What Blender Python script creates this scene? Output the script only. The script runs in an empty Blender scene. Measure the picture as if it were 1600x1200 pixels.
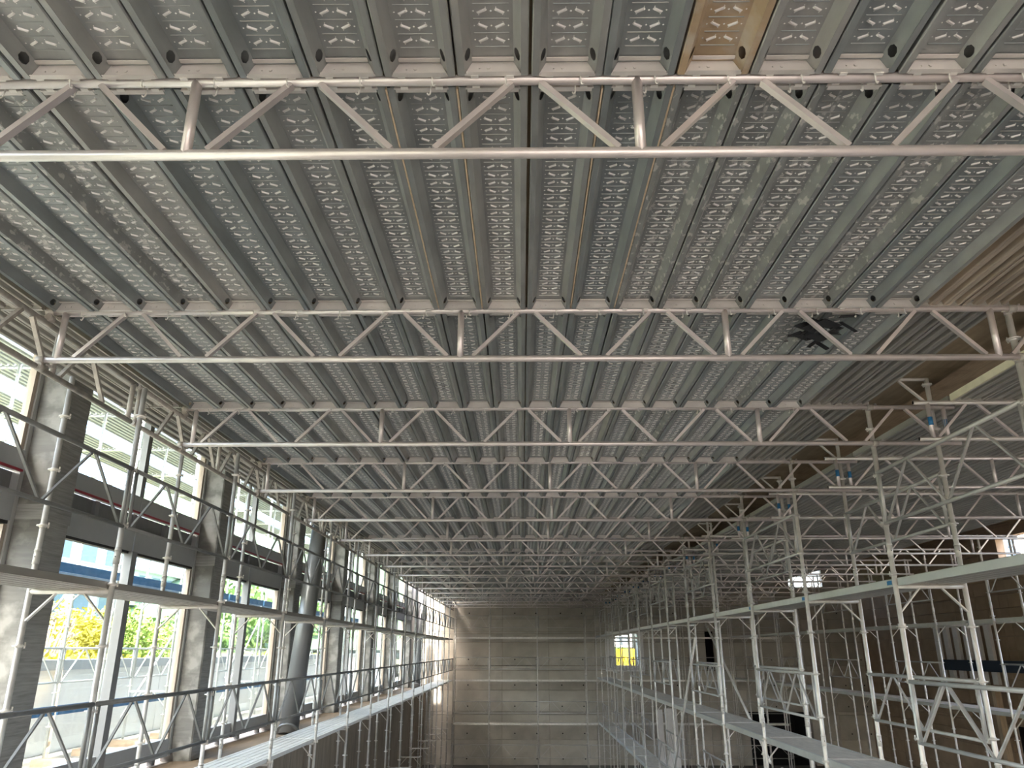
import bpy, math, random
from mathutils import Vector, Quaternion, Matrix
random.seed(7)
C = 5.5                      # eye height above the hall floor; z below is measured from the eye, floor = -C
SC = bpy.context.scene
COL = SC.collection

# ------------------------------------------------------------------ camera, sky, sun, exposure
F_PX, PITCH, YAW, ROLL = 1196.7, 0.334476, 0.011706, 0.00095
cam = bpy.data.cameras.new('camera'); cam.sensor_width = 36.0; cam.sensor_fit = 'HORIZONTAL'
cam.lens = 36.0 * F_PX / 1600.0; cam.clip_start = 0.05; cam.clip_end = 600
co = bpy.data.objects.new('camera', cam); COL.objects.link(co)
co.matrix_world = Matrix.Translation((0, 0, C)) @ Matrix.Rotation(YAW, 4, 'Z') @ Matrix.Rotation(math.pi/2 + PITCH, 4, 'X') @ Matrix.Rotation(ROLL, 4, 'Z')
SC.camera = co
W = bpy.data.worlds.new('sky'); SC.world = W; W.use_nodes = True
wn = W.node_tree
sky = wn.nodes.new('ShaderNodeTexSky'); sky.sky_type = 'NISHITA'; sky.sun_disc = False
sky.sun_elevation = math.radians(52); sky.sun_rotation = math.radians(200); sky.air_density = 1.0; sky.dust_density = 6.0; sky.ozone_density = 1.0
bg = wn.nodes['Background']; bg.inputs['Strength'].default_value = 1.7
wn.links.new(sky.outputs[0], bg.inputs['Color'])
sun = bpy.data.lights.new('sun', 'SUN'); sun.energy = 11.0; sun.angle = math.radians(1.0); sun.color = (1.0, 0.93, 0.84)
so = bpy.data.objects.new('sun', sun); COL.objects.link(so)
so.rotation_euler = Vector((0.02, 0.64, -0.77)).to_track_quat('-Z', 'Y').to_euler()
so.location = (0, -30, 40)
SC.view_settings.view_transform = 'Standard'; SC.view_settings.look = 'None'
SC.view_settings.gamma = 1.0; SC.view_settings.use_curve_mapping = False
SC.view_settings.exposure = 0.6

# ------------------------------------------------------------------ materials
MATS = {}
def mat(name, base, rough=0.6, metal=0.0, var=0.0, noise=0.0, nscale=8.0, stretch=(1, 1, 1), bump=0.0, dark=None, lo=0.4, hi=0.65, dscale=4.0, dstretch=(1, 1, 1), tint=None, detail=4.0):
    """base colour x object-random value x noise mottle, optional second colour through a thresholded noise"""
    m = bpy.data.materials.new(name); m.use_nodes = True; MATS[name] = m
    nt = m.node_tree; N = nt.nodes; L = nt.links; b = N['Principled BSDF']
    b.inputs['Roughness'].default_value = rough; b.inputs['Metallic'].default_value = metal
    tc = N.new('ShaderNodeTexCoord')
    rgb = N.new('ShaderNodeRGB'); rgb.outputs[0].default_value = (*base, 1); cur = rgb.outputs[0]
    oi = N.new('ShaderNodeObjectInfo')
    if tint:
        mx = N.new('ShaderNodeMix'); mx.data_type = 'RGBA'; L.new(oi.outputs['Random'], mx.inputs['Factor'])
        L.new(cur, mx.inputs['A']); mx.inputs['B'].default_value = (*tint, 1); cur = mx.outputs['Result']
    mp = N.new('ShaderNodeMapping'); mp.inputs['Scale'].default_value = stretch; L.new(tc.outputs['Object'], mp.inputs['Vector'])
    add = N.new('ShaderNodeVectorMath'); add.operation = 'ADD'; L.new(mp.outputs[0], add.inputs[0])
    sc_ = N.new('ShaderNodeVectorMath'); sc_.operation = 'SCALE'; L.new(oi.outputs['Random'], sc_.inputs[0]); sc_.inputs['Scale'].default_value = 37.0; L.new(sc_.outputs[0], add.inputs[1])
    if noise > 0 or bump > 0:
        n1 = N.new('ShaderNodeTexNoise'); n1.inputs['Scale'].default_value = nscale; n1.inputs['Detail'].default_value = detail
        L.new(add.outputs[0], n1.inputs['Vector'])
        mr = N.new('ShaderNodeMapRange'); mr.inputs['From Min'].default_value = .25; mr.inputs['From Max'].default_value = .75
        mr.inputs['To Min'].default_value = 1 - noise; mr.inputs['To Max'].default_value = 1 + noise; L.new(n1.outputs['Fac'], mr.inputs['Value'])
        mu = N.new('ShaderNodeVectorMath'); mu.operation = 'SCALE'; L.new(cur, mu.inputs[0]); L.new(mr.outputs[0], mu.inputs['Scale']); cur = mu.outputs[0]
        if bump > 0:
            bp = N.new('ShaderNodeBump'); bp.inputs['Strength'].default_value = bump; bp.inputs['Distance'].default_value = .01
            L.new(n1.outputs['Fac'], bp.inputs['Height']); L.new(bp.outputs[0], b.inputs['Normal'])
    if var > 0:
        mr = N.new('ShaderNodeMapRange'); mr.inputs['To Min'].default_value = 1 - var; mr.inputs['To Max'].default_value = 1 + var
        L.new(oi.outputs['Random'], mr.inputs['Value'])
        mu = N.new('ShaderNodeVectorMath'); mu.operation = 'SCALE'; L.new(cur, mu.inputs[0]); L.new(mr.outputs[0], mu.inputs['Scale']); cur = mu.outputs[0]
    if dark:
        mp2 = N.new('ShaderNodeMapping'); mp2.inputs['Scale'].default_value = dstretch; L.new(tc.outputs['Object'], mp2.inputs['Vector'])
        n2 = N.new('ShaderNodeTexNoise'); n2.inputs['Scale'].default_value = dscale; n2.inputs['Detail'].default_value = 6; L.new(mp2.outputs[0], n2.inputs['Vector'])
        mr = N.new('ShaderNodeMapRange'); mr.inputs['From Min'].default_value = lo; mr.inputs['From Max'].default_value = hi; L.new(n2.outputs['Fac'], mr.inputs['Value'])
        mx = N.new('ShaderNodeMix'); mx.data_type = 'RGBA'; L.new(mr.outputs[0], mx.inputs['Factor']); L.new(cur, mx.inputs['A']); mx.inputs['B'].default_value = (*dark, 1); cur = mx.outputs['Result']
    L.new(cur, b.inputs['Base Color'])
    return m
mat('tube', (.70, .675, .63), rough=.42, metal=.25, var=.08, noise=.14, nscale=9)
mat('girder_tube', (.68, .625, .605), rough=.34, metal=.55, var=.05, noise=.08, nscale=7)
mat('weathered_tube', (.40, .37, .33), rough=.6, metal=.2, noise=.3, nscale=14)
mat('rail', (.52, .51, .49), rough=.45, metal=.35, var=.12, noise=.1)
mat('backlit_rail', (.24, .245, .24), rough=.5, metal=.3, var=.12, noise=.15)  # rail colour darkened to stand in for backlight from the windows
mat('backlit_post', (.52, .51, .49), rough=.45, metal=.3, var=.08, noise=.2, nscale=9)  # window-side posts: shade of their backlit faces put into the colour
mat('tube_bore', (.05, .05, .05), rough=.9)
mat('plank_zinc', (.29, .32, .32), rough=.42, metal=.45, var=.10, noise=.16, nscale=5, stretch=(2, .7, 2), tint=(.35, .35, .33))
mat('plank_zinc_splashed', (.27, .28, .27), rough=.5, metal=.3, noise=.2, nscale=6, dark=(.50, .49, .465), lo=.565, hi=.625, dscale=24, dstretch=(1.2, .55, 1))
mat('plank_zinc_brown', (.40, .30, .19), rough=.65, metal=.1, noise=.25, nscale=5, dark=(.46, .41, .34), lo=.50, hi=.7, dscale=6)
mat('emboss', (.70, .69, .66), rough=.38, metal=.2, var=.08)  # dashes paler than the sheet: the light they catch put into the colour
mat('end_plate', (.60, .57, .54), rough=.45, metal=.25, var=.1, noise=.08)
mat('hook_metal', (.70, .68, .64), rough=.5, metal=.2, var=.1)
mat('ribbed_zinc', (.40, .385, .35), rough=.36, metal=.5, var=.12, noise=.07, nscale=3, stretch=(2, .6, 2))
mat('ribbed_zinc_brown', (.44, .38, .30), rough=.4, metal=.45, var=.15, noise=.25, nscale=3, stretch=(4, .6, 2))
mat('walk_zinc', (.86, .84, .80), rough=.5, metal=.05, var=.06, noise=.08)
mat('deck_ply', (.60, .55, .48), rough=.75, noise=.15, nscale=6, stretch=(3, .6, 1), var=.06)
mat('alu_edge', (.56, .56, .53), rough=.4, metal=.4, noise=.06)
mat('plywood', (.30, .235, .15), rough=.8, noise=.22, nscale=3, stretch=(6, .5, 1), dark=(.20, .15, .09), lo=.5, hi=.7, dscale=2)
mat('timber', (.55, .43, .30), rough=.8, noise=.2, nscale=5, stretch=(4, 4, .5), var=.1)
mat('cream_beam', (.72, .66, .50), rough=.7, noise=.1)
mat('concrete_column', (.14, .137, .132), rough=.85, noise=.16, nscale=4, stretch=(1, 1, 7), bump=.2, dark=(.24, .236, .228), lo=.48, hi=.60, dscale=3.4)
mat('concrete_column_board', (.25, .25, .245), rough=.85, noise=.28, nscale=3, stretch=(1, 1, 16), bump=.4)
mat('concrete_wall', (.50, .465, .40), rough=.85, noise=.12, nscale=1.4, dark=(.36, .335, .285), lo=.5, hi=.75, dscale=.8, var=.07)
mat('concrete_pale', (.60, .59, .55), rough=.85, noise=.08, nscale=1.5, var=.04)
mat('concrete_brown', (.33, .27, .205), rough=.9, noise=.2, nscale=2, stretch=(1, 3, .6), dark=(.23, .19, .15), lo=.5, hi=.7, dscale=2, dstretch=(1, 5, .4))
mat('coping_brown', (.17, .125, .085), rough=.9, noise=.25, nscale=3, stretch=(3, .5, 1))
mat('concrete_floor', (.17, .16, .145), rough=.8, noise=.2, nscale=.6)
mat('dark_void', (.015, .015, .017), rough=.9)  # near-black: the unlit depth of openings and holes put into the colour
mat('brick_wall', (.36, .265, .18), rough=.85, noise=.15, nscale=2)
mat('panel_grey', (.36, .375, .39), rough=.5, noise=.03)
mat('recess_grey', (.17, .175, .175), rough=.7, noise=.1)
mat('red_strip', (.30, .025, .045), rough=.5)
mat('black_gasket', (.02, .02, .02), rough=.6)
mat('alu_frame', (.50, .51, .51), rough=.35, metal=.4)
mat('mullion_grey', (.20, .205, .215), rough=.45, metal=.1)
mat('frame_wood', (.36, .30, .25), rough=.7)
mat('white_render', (.84, .84, .82), rough=.8, noise=.04, nscale=2)
mat('grey_cap', (.40, .43, .45), rough=.6)
mat('terrace', (.46, .44, .40), rough=.9, noise=.15)
mat('yard', (.17, .16, .145), rough=.9, noise=.15, nscale=.3)
mat('grass', (.12, .13, .06), rough=.9, noise=.3, nscale=1.0)
mat('leaf_yellow', (.36, .32, .03), rough=.7, noise=.2, nscale=2)
mat('leaf_lime', (.17, .25, .04), rough=.7, noise=.25, nscale=2)
mat('leaf_green', (.11, .20, .045), rough=.7, noise=.25, nscale=2)
mat('leaf_dark', (.06, .12, .035), rough=.7, noise=.25, nscale=2)
mat('twig', (.30, .25, .20), rough=.9)
mat('hill', (.10, .16, .09), rough=1, noise=.3, nscale=.05)
mat('navy', (.015, .03, .055), rough=.6)
mat('blue_board', (.03, .13, .30), rough=.6)
mat('tape_blue', (.02, .17, .38), rough=.5)
mat('far_white', (.62, .64, .66), rough=.8)
mat('far_glass', (.16, .22, .28), rough=.15)
mat('machine_yellow', (.80, .50, .02), rough=.5)
mat('white_paint', (.78, .76, .74), rough=.6, noise=.04)
mat('black_plastic', (.012, .012, .013), rough=.35, noise=.3)
mat('outdoor_tube', (.62, .65, .65), rough=.5, metal=.2, var=.06)
mat('outdoor_deck', (.42, .43, .42), rough=.6, var=.05)
mat('sleeper', (.44, .34, .25), rough=.85, noise=.2, nscale=4, stretch=(.5, 4, 4), var=.15)
mat('steel_column', (.17, .175, .18), rough=.36, metal=.3, noise=.04, nscale=2)
def glass():
    m = bpy.data.materials.new('window_glass'); m.use_nodes = True; MATS['glass'] = m
    nt = m.node_tree; N = nt.nodes; L = nt.links; N.remove(N['Principled BSDF'])
    tr = N.new('ShaderNodeBsdfTransparent'); tr.inputs[0].default_value = (.91, .96, .955, 1)
    gl = N.new('ShaderNodeBsdfGlossy'); gl.inputs['Roughness'].default_value = .02; gl.inputs[0].default_value = (.9, .95, .95, 1)
    lw = N.new('ShaderNodeLayerWeight'); pw_ = N.new('ShaderNodeMath'); pw_.operation = 'POWER'; L.new(lw.outputs['Facing'], pw_.inputs[0]); pw_.inputs[1].default_value = 4.0
    fr = N.new('ShaderNodeMapRange'); fr.inputs['To Min'].default_value = .03; fr.inputs['To Max'].default_value = .55; L.new(pw_.outputs[0], fr.inputs['Value'])
    mx = N.new('ShaderNodeMixShader'); L.new(fr.outputs[0], mx.inputs[0]); L.new(tr.outputs[0], mx.inputs[1]); L.new(gl.outputs[0], mx.inputs[2])
    L.new(mx.outputs[0], N['Material Output'].inputs['Surface'])
glass()

# ------------------------------------------------------------------ mesh helpers
class MB:
    def __init__(s): s.v = []; s.f = []; s.sm = []; s.mi = []
    def face(s, idx, smooth=False, mi=0): s.f.append(idx); s.sm.append(smooth); s.mi.append(mi)
    def box(s, lo, hi, mi=0):
        b = len(s.v); x0, y0, z0 = lo; x1, y1, z1 = hi
        s.v += [(x0,y0,z0),(x1,y0,z0),(x1,y1,z0),(x0,y1,z0),(x0,y0,z1),(x1,y0,z1),(x1,y1,z1),(x0,y1,z1)]
        for q in ((0,3,2,1),(4,5,6,7),(0,1,5,4),(1,2,6,5),(2,3,7,6),(3,0,4,7)): s.face([b+i for i in q], False, mi)
    def obox(s, p0, p1, w, h, up=(0, 0, 1), mi=0):
        p0, p1 = Vector(p0), Vector(p1); d = (p1-p0).normalized(); u = Vector(up)
        if abs(d.dot(u)) > .99: u = Vector((0, 1, 0))
        a = d.cross(u).normalized()*w/2; c = a.cross(d).normalized()*h/2; b = len(s.v)
        for p in (p0, p1):
            for sa, sc_ in ((-1,-1),(1,-1),(1,1),(-1,1)): s.v.append(tuple(p+a*sa+c*sc_))
        for q in ((0,1,2,3),(7,6,5,4),(0,4,5,1),(1,5,6,2),(2,6,7,3),(3,7,4,0)): s.face([b+i for i in q], False, mi)
    def tube(s, p0, p1, r, n=8, r1=None, bore=None, mi=0):
        p0, p1 = Vector(p0), Vector(p1); d = (p1-p0).normalized(); r1 = r if r1 is None else r1
        u = Vector((0,0,1)) if abs(d.z) < .9 else Vector((1,0,0)); a = d.cross(u).normalized(); c = d.cross(a)
        def ring(p, rr):
            b = len(s.v)
            for i in range(n):
                t = 2*math.pi*i/n; s.v.append(tuple(p + a*math.cos(t)*rr + c*math.sin(t)*rr))
            return b
        b0 = ring(p0, r); b1 = ring(p1, r1)
        for i in range(n): j = (i+1) % n; s.face([b0+i, b1+i, b1+j, b0+j], True, mi)
        for b, p, dd, rr, fl in ((b0, p0, d, r, 0), (b1, p1, -d, r1, 1)):
            if bore:
                q = ring(p, rr*.84); w = ring(p + dd*.06, rr*.8)
                for i in range(n):
                    j = (i+1) % n
                    e = [b+i, b+j, q+j, q+i]; s.face(e if not fl else e[::-1], False, mi)
                    e = [q+i, q+j, w+j, w+i]; s.face(e if not fl else e[::-1], True, bore)
                e = [w+i for i in range(n)]; s.face(e if not fl else e[::-1], False, bore)
            else:
                e = [b+i for i in range(n)]; s.face(e if not fl else e[::-1], False, mi)
    def extrude(s, prof, y0, y1, closed=True, caps=True, mi=0):
        b = len(s.v); n = len(prof)
        s.v += [(x, y0, z) for x, z in prof] + [(x, y1, z) for x, z in prof]
        for i in range(n if closed else n-1): j = (i+1) % n; s.face([b+i, b+j, b+n+j, b+n+i], False, mi)
        if caps and closed: s.face([b+i for i in range(n)][::-1], False, mi); s.face([b+n+i for i in range(n)], False, mi)
    def mesh(s, name, *mats):
        me = bpy.data.meshes.new(name); me.from_pydata(s.v, [], s.f)
        me.polygons.foreach_set('use_smooth', s.sm); me.polygons.foreach_set('material_index', s.mi)
        for m in mats: me.materials.append(MATS[m])
        me.update(); return me
CACHE = {}
def cached(key, fn):
    if key not in CACHE: CACHE[key] = fn()
    return CACHE[key]
def put(name, me, parent=None, loc=(0, 0, 0), rot=None, label=None, cat=None, group=None, kind=None):
    o = bpy.data.objects.new(name, me); COL.objects.link(o)
    if parent is not None: o.parent = parent
    o.location = loc
    if rot is not None:
        if isinstance(rot, Quaternion): o.rotation_mode = 'QUATERNION'; o.rotation_quaternion = rot
        else: o.rotation_euler = rot
    for k, v in (('label', label), ('category', cat), ('group', group), ('kind', kind)):
        if v: o[k] = v
    return o
def w(x, y, z): return (x, y, z + C)
Z_AX = Vector((0, 0, 1))
def tube_part(name, parent, p0, p1, r, m='tube', n=8, bore=False, **kw):
    p0, p1 = Vector(p0), Vector(p1); L = (p1-p0).length
    def mk():
        b = MB(); b.tube((0,0,0), (0,0,L), r, n, bore=1 if bore else None); return b.mesh(name, m, 'tube_bore')
    return put(name, cached(('t', round(L, 3), r, n, m, bore), mk), parent, p0, (p1-p0).to_track_quat('Z', 'Y'), **kw)
def bar_part(name, parent, p0, p1, a, b_, m='tube', up=(0, 1, 0), **kw):
    p0, p1 = Vector(p0), Vector(p1); b = MB(); d = p1-p0
    key = ('b', tuple(round(c, 3) for c in d), a, b_, m, up)
    def mk(): b.obox((0,0,0), d, a, b_, up); return b.mesh(name, m)
    return put(name, cached(key, mk), parent, p0, **kw)
def box_part(name, parent, lo, hi, m, **kw):
    lo, hi = Vector(lo), Vector(hi); c = (lo+hi)/2; h = (hi-lo)/2
    def mk(): b = MB(); b.box(tuple(-h), tuple(h)); return b.mesh(name, m)
    return put(name, cached(('x', tuple(round(q, 3) for q in h), m), mk), parent, c, **kw)
ORD = 'zeroth first second third fourth fifth sixth seventh eighth ninth tenth eleventh twelfth thirteenth fourteenth fifteenth sixteenth seventeenth eighteenth nineteenth twentieth'.split()
for t in 'first second third fourth fifth sixth seventh eighth ninth'.split(): ORD.append('twenty-' + t)

# ------------------------------------------------------------------ grid of the scaffold (x across, y deep, z from the eye)
Y0, S = 2.833, 2.5
ZT, ZB = 2.447, 2.054
KMAX = 15
def YK(k): return Y0 + S*k
XLI, XLO = -3.50, -4.20         # window-side standards
XRI, XRO = 3.72, 4.40           # far-side standards
YS = [6.72 + 2.5*i for i in range(14)]

# ------------------------------------------------------------------ room shell
def shell(name, lo, hi, m, label=None):
    o = box_part(name, None, w(*lo), w(*hi), m, kind='structure', label=label, cat='structure' if label else None); return o
FW = 42.95
shell('floor', (-6.0, -10, -5.7), (18.5, FW+.4, -5.5), 'concrete_floor', 'grey concrete hall floor far below the decks')
o = put('ceiling', None, None, w(0, 0, 0), kind='structure', label='roof slab above the steel deck planks, far corner gap added for light', cat='ceiling')
box_part('slab', o, (-6.3, -10.0, 3.75), (4.7, 37.5, 3.95), 'plywood'); box_part('slab', o, (-4.3, 37.5, 3.75), (4.7, FW+.4, 3.95), 'plywood')  # gap above the pale wall is unseen, added to light it
shell('ceiling_high', (4.7, -10.0, 5.4), (18.5, FW+.4, 5.6), 'plywood', 'dark high roof over the far side of the hall')
shell('trim_1', (4.62, -10.0, 2.95), (4.7, FW, 5.4), 'plywood', 'dark plywood riser between the two roof levels')
# retaining wall below the glazing, with the slab the columns stand on
o = put('wall_left', None, None, w(-5.0, 0, -5.5), kind='structure', label='brown board-marked concrete retaining wall below the windows', cat='wall')
for i in range(22): box_part('panel', o, (-.55, -10 + 2.45*i, 0), (-.0 - .012*(i % 2), -10 + 2.45*i + 2.44, 3.72), 'concrete_brown')
box_part('coping', o, (-.6, -10, 3.72), (.28, FW, 3.82), 'coping_brown')
# far wall of formwork panels with a window, a doorway and a slot
def panel_wall(parent, x0, x1, z0, z1, holes, m, dx=2.45, dz=1.18, t=.25, axis='x', tie=True):
    """panels with recessed joints around rectangular holes; local x across, z up, wall face towards -y"""
    n = 0
    xs = sorted(set([x0, x1] + [x0 + dx*i for i in range(1, int((x1-x0)/dx)+1)] + [h[0] for h in holes] + [h[1] for h in holes]))
    zs = sorted(set([z0, z1] + [z0 + dz*i for i in range(1, int((z1-z0)/dz)+1)] + [h[2] for h in holes] + [h[3] for h in holes]))
    g = .008
    for i in range(len(xs)-1):
        for j in range(len(zs)-1):
            a, b, c, d = xs[i], xs[i+1], zs[j], zs[j+1]
            if b-a < .03 or d-c < .03: continue
            cx, cz = (a+b)/2, (c+d)/2
            if any(h[0] < cx < h[1] and h[2] < cz < h[3] for h in holes): continue
            pr = random.uniform(0, .012)
            box_part('panel', parent, (a+g, -pr, c+g), (b-g, t-.05, d-g), m); n += 1
            if tie and b-a > 1.5 and d-c > .9:
                for q in (.27, .73):
                    tube_part('tie_hole', parent, (a+(b-a)*q, -pr-.004, c+(d-c)*.25), (a+(b-a)*q, .02, c+(d-c)*.25), .035, 'dark_void', 8)
            
    # backing behind the joints, built around the holes
    hs = sorted(holes); cuts = sorted(set([x0, x1] + [h[0] for h in hs] + [h[1] for h in hs]))
    for i in range(len(cuts)-1):
        a, b = cuts[i], cuts[i+1]; cx = (a+b)/2; bl = sorted((h[2], h[3]) for h in hs if h[0] < cx < h[1]); z = z0
        for lo, hi in bl + [(z1, z1)]:
            if lo - z > .02: box_part('backing', parent, (a, t-.05, z), (b, t, lo), 'concrete_brown')
            z = max(z, hi)
fw = put('wall_far', None, None, w(0, FW, 0), kind='structure', label='grey-brown formwork-panelled concrete wall at the far end of the hall', cat='wall')
WIN = (4.95, 6.15, -.75, .83)
panel_wall(fw, -5.9, 18.4, -5.5, 5.4, [WIN, (11.7, 14.9, -5.5, -3.0), (9.75, 10.2, -1.0, .95), (14.5, 16.3, 3.2, 4.2)], 'concrete_wall')
rw = put('wall_right', None, None, w(18.0, 0, 0), (0, 0, -math.pi/2), kind='structure', label='brown wall on the far side of the hall beyond the scaffolding', cat='wall')
panel_wall(rw, -FW, 10.0, -5.5, 5.4, [(-29.6, -24, 3.3, 4.0), (-19, 4, .5, 4.4), (-31, -28.6, -5.5, -2.6), (-25.4, -23.2, -5.5, -2.6), (-20, -17.8, -5.5, -2.6)], 'brick_wall', dx=1.6, dz=.5, t=.3, tie=False)  # the largest opening is unseen, added to brighten this side of the hall
bw = put('wall_back_unseen', None, None, w(0, -10, 0), kind='structure', label='unseen back wall, its broad opening added to light the hall', cat='wall')
panel_wall(bw, -6.2, 18.2, -5.5, 5.4, [(-3.0, 10.0, -4.0, 1.5)], 'concrete_wall', tie=False)  # unseen opening, sized for how much light enters the hall
# pale wall that follows the glazing
pw = put('wall_left_pale', None, None, w(-5.35, 38.97, 0), (0, 0, math.pi/2), kind='structure', label='pale smooth concrete wall where the glazing ends', cat='wall')
panel_wall(pw, 0, FW-38.97, -1.7, 3.7, [], 'concrete_pale', dx=2.4, dz=1.8)
for n, (a, b) in enumerate(((28.6, 31), (23.2, 25.4), (17.8, 20))):
    d = put(f'door_{n+3}', None, None, w(18.32, a, -5.5), kind='structure', cat='doorway', label=f'dark doorway in the brown far-side wall, {ORD[3-n]} back from the front')
    box_part('back', d, (1.2, 0, 0), (1.3, b-a, 3.0), 'dark_void'); box_part('head', d, (0, 0, 2.95), (1.2, b-a, 3.05), 'dark_void'); box_part('threshold', d, (0, 0, -.05), (1.2, b-a, .02), 'dark_void')
    for y in (-.05, b-a): box_part('side', d, (0, y, 0), (1.2, y+.05, 3.0), 'dark_void')
# painted near-black boxes in place of the unlit rooms behind the doorway and slot
for nm, lo, hi in (('door_1', (11.6, FW+.2, -5.5), (15.0, FW+3, -2.9)), ('door_2', (9.6, FW+.2, -1.1), (10.4, FW+1.5, 1.05))):
    d = put(nm, None, None, w(0, 0, 0), kind='structure', label='dark doorway low in the far wall' if nm == 'door_1' else 'narrow dark slot opening high in the far wall', cat='doorway')
    t = .08
    box_part('back', d, (lo[0], hi[1]-t, lo[2]), hi, 'dark_void')
    box_part('side', d, lo, (lo[0]+t, hi[1], hi[2]), 'dark_void'); box_part('side', d, (hi[0]-t, lo[1], lo[2]), hi, 'dark_void')
    box_part('head', d, (lo[0], lo[1], hi[2]-t), hi, 'dark_void'); box_part('threshold', d, lo, (hi[0], hi[1], lo[2]+.02), 'dark_void')
# far window frame and reveal
wd = put('window_11', None, None, w(0, FW, 0), kind='structure', label='small bright window in the far wall with pale reveals', cat='window')
a, b, c, d = WIN
for nm, lo, hi in (('reveal', (a-.5, -.05, c-.3), (a, .3, d+.12)), ('reveal', (b, -.05, c-.3), (b+.32, .3, d+.12)), ('sill', (a, -.06, c-.3), (b, .3, c)), ('head', (a, -.05, d), (b, .3, d+.12)),
                   ('mullion', ((a+b)/2+.12, .1, c), ((a+b)/2+.2, .18, d)), ('transom', (a, .1, d-.42), (b, .18, d-.35))):
    box_part(nm, wd, lo, hi, 'white_paint' if nm in ('reveal', 'sill', 'head') else 'alu_frame')
box_part('pane', wd, (a, .13, c), (b, .14, d), 'glass')

# ------------------------------------------------------------------ glazed side: columns, windows
XG = -5.7
def column(y, i):
    o = put('column', None, None, w(-5.54, y + .25, -1.68), kind='structure', cat='column',
            label=f'square concrete column between the windows, {ORD[i]} back from the front')
    def mk():
        b = MB(); x, yy, h, c = .24, .25, 5.45, .02
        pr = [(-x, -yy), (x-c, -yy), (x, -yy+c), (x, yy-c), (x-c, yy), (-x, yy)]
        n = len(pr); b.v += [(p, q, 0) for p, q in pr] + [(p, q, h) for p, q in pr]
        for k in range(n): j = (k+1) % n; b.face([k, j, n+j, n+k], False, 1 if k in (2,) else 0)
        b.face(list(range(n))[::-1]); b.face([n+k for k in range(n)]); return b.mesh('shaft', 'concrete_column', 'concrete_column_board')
    put('shaft', cached('column', mk), o)
    box_part('joint_band', o, (-.245, -.255, 3.05), (.245, .255, 3.22), 'concrete_column_board')
for i in range(11): column(-11.53 + 5*i, i+1)
def window(ya, yb, n):
    o = put(f'window_{n}', None, None, w(XG, ya, 0), kind='structure', cat='window', label=f'tall glazed bay with grey spandrel panels, {ORD[n]} back from the front')
    L = yb - ya; ym = L/2
    P_ = lambda nm, y0, y1, z0, z1, m, x0=-.04, x1=.04, lab=None: box_part(nm, o, (x0, y0, z0), (x1, y1, z1), m, label=lab)
    P_('jamb', 0, .07, -1.6, 3.6, 'alu_frame', -.07, .07); P_('jamb', L-.07, L, -1.6, 3.6, 'alu_frame', -.07, .07)
    P_('timber_stop', L-.13, L-.07, -1.34, 1.30, 'frame_wood', -.03, .05); P_('timber_stop', L-.13, L-.07, 2.14, 3.6, 'frame_wood', -.03, .05)
    P_('mullion', ym-.075, ym+.075, -1.6, 1.34, 'mullion_grey', -.015, .11); P_('mullion', ym-.06, ym+.06, 2.12, 3.6, 'mullion_grey', -.015, .08)
    P_('bottom_panel', .07, L-.07, -1.6, -1.34, 'panel_grey', -.05, .06)
    for y in (.5, ym-.5, ym+.5, L-.5): P_('foot', y-.05, y+.05, -1.68, -1.6, 'recess_grey')
    P_('gasket', .07, L-.07, 1.31, 1.345, 'black_gasket', -.05, .05)
    for y0, y1 in ((.07, ym-.02), (ym+.02, L-.07)): P_('lower_spandrel', y0, y1, 1.345, 1.63, 'panel_grey', -.06, .07)
    P_('recess', .07, L-.07, 1.63, 1.89, 'recess_grey', -.12, -.02)
    for y in (1.2, ym, L-1.2): P_('bracket', y-.05, y+.05, 1.64, 1.88, 'mullion_grey', -.02, .03)
    P_('red_strip', .07, L-.07, 1.89, 1.915, 'red_strip', .07, .098, 'red strip under the panel')
    for y0, y1 in ((.07, ym-.01), (ym+.01, L-.07)): P_('upper_spandrel', y0, y1, 1.915, 2.13, 'panel_grey', -.08, .09)
    for y0, y1 in ((.07, ym-.06), (ym+.06, L-.07)):
        P_('pane', y0, y1, -1.34, 1.31, 'glass', -.006, .006); P_('pane', y0, y1, 2.13, 3.6, 'glass', -.006, .006)
    P_('head', 0, L, 3.6, 3.75, 'panel_grey', -.1, .1)
for n in range(1, 11): window(-11.03 + 5*(n-1), -6.53 + 5*(n-1), n)
def raked(y, n):
    def mk():
        b = MB(); b.tube((0, 0, 0), (0, 1.53, 5.40), .20, 24); b.tube((0, -.02, 0), (0, .02, .03), .26, 16); return b.mesh('round_column', 'steel_column')
    put('round_column', cached('rake', mk), None, w(-4.93, y, -1.68), kind='structure', cat='column',
        label='leaning round grey column in front of the windows' if n == 0 else 'far leaning round grey column near the end of the glazing')
raked(17.64, 0); raked(38.4, 1)

# ------------------------------------------------------------------ lattice girders
def lattice(o, x0, x1, xv, zt, zb, skip=(), n=10, ends=(.12, .12), bore=False, m='girder_tube', half=.5):
    """members of one girder along local x: chords, posts and diagonals"""
    tube_part('top_chord', o, (x0, 0, zt), (x1, 0, zt), .0242, m, n, bore)
    tube_part('bottom_chord', o, (x0, 0, zb), (x1, 0, zb), .0242, m, n, bore)
    ev = [x0 + ends[0], x1 - ends[1]]
    vs = [xv + 4*half*i for i in range(-8, 9)]
    vs = [v for v in vs if ev[0] + .6 < v < ev[1] - .6 and not any(abs(v-s) < .3 for s in skip)] + ev
    for v in sorted(vs): tube_part('post', o, (v, 0, zb), (v, 0, zt), .0242, m, n)
    i = -40
    while i < 40:
        xb = xv + 2*half*i
        for sg in (1, -1):
            a = xb + sg*.095; t = xb + sg*(half - .065)
            if ev[0] + .03 < min(a, t) and max(a, t) < ev[1] - .03:
                bar_part('diagonal', o, (a, 0, zb + .02), (t, 0, zt - .02), .026, .034, m, (0, 1, 0))
        i += 1
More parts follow.
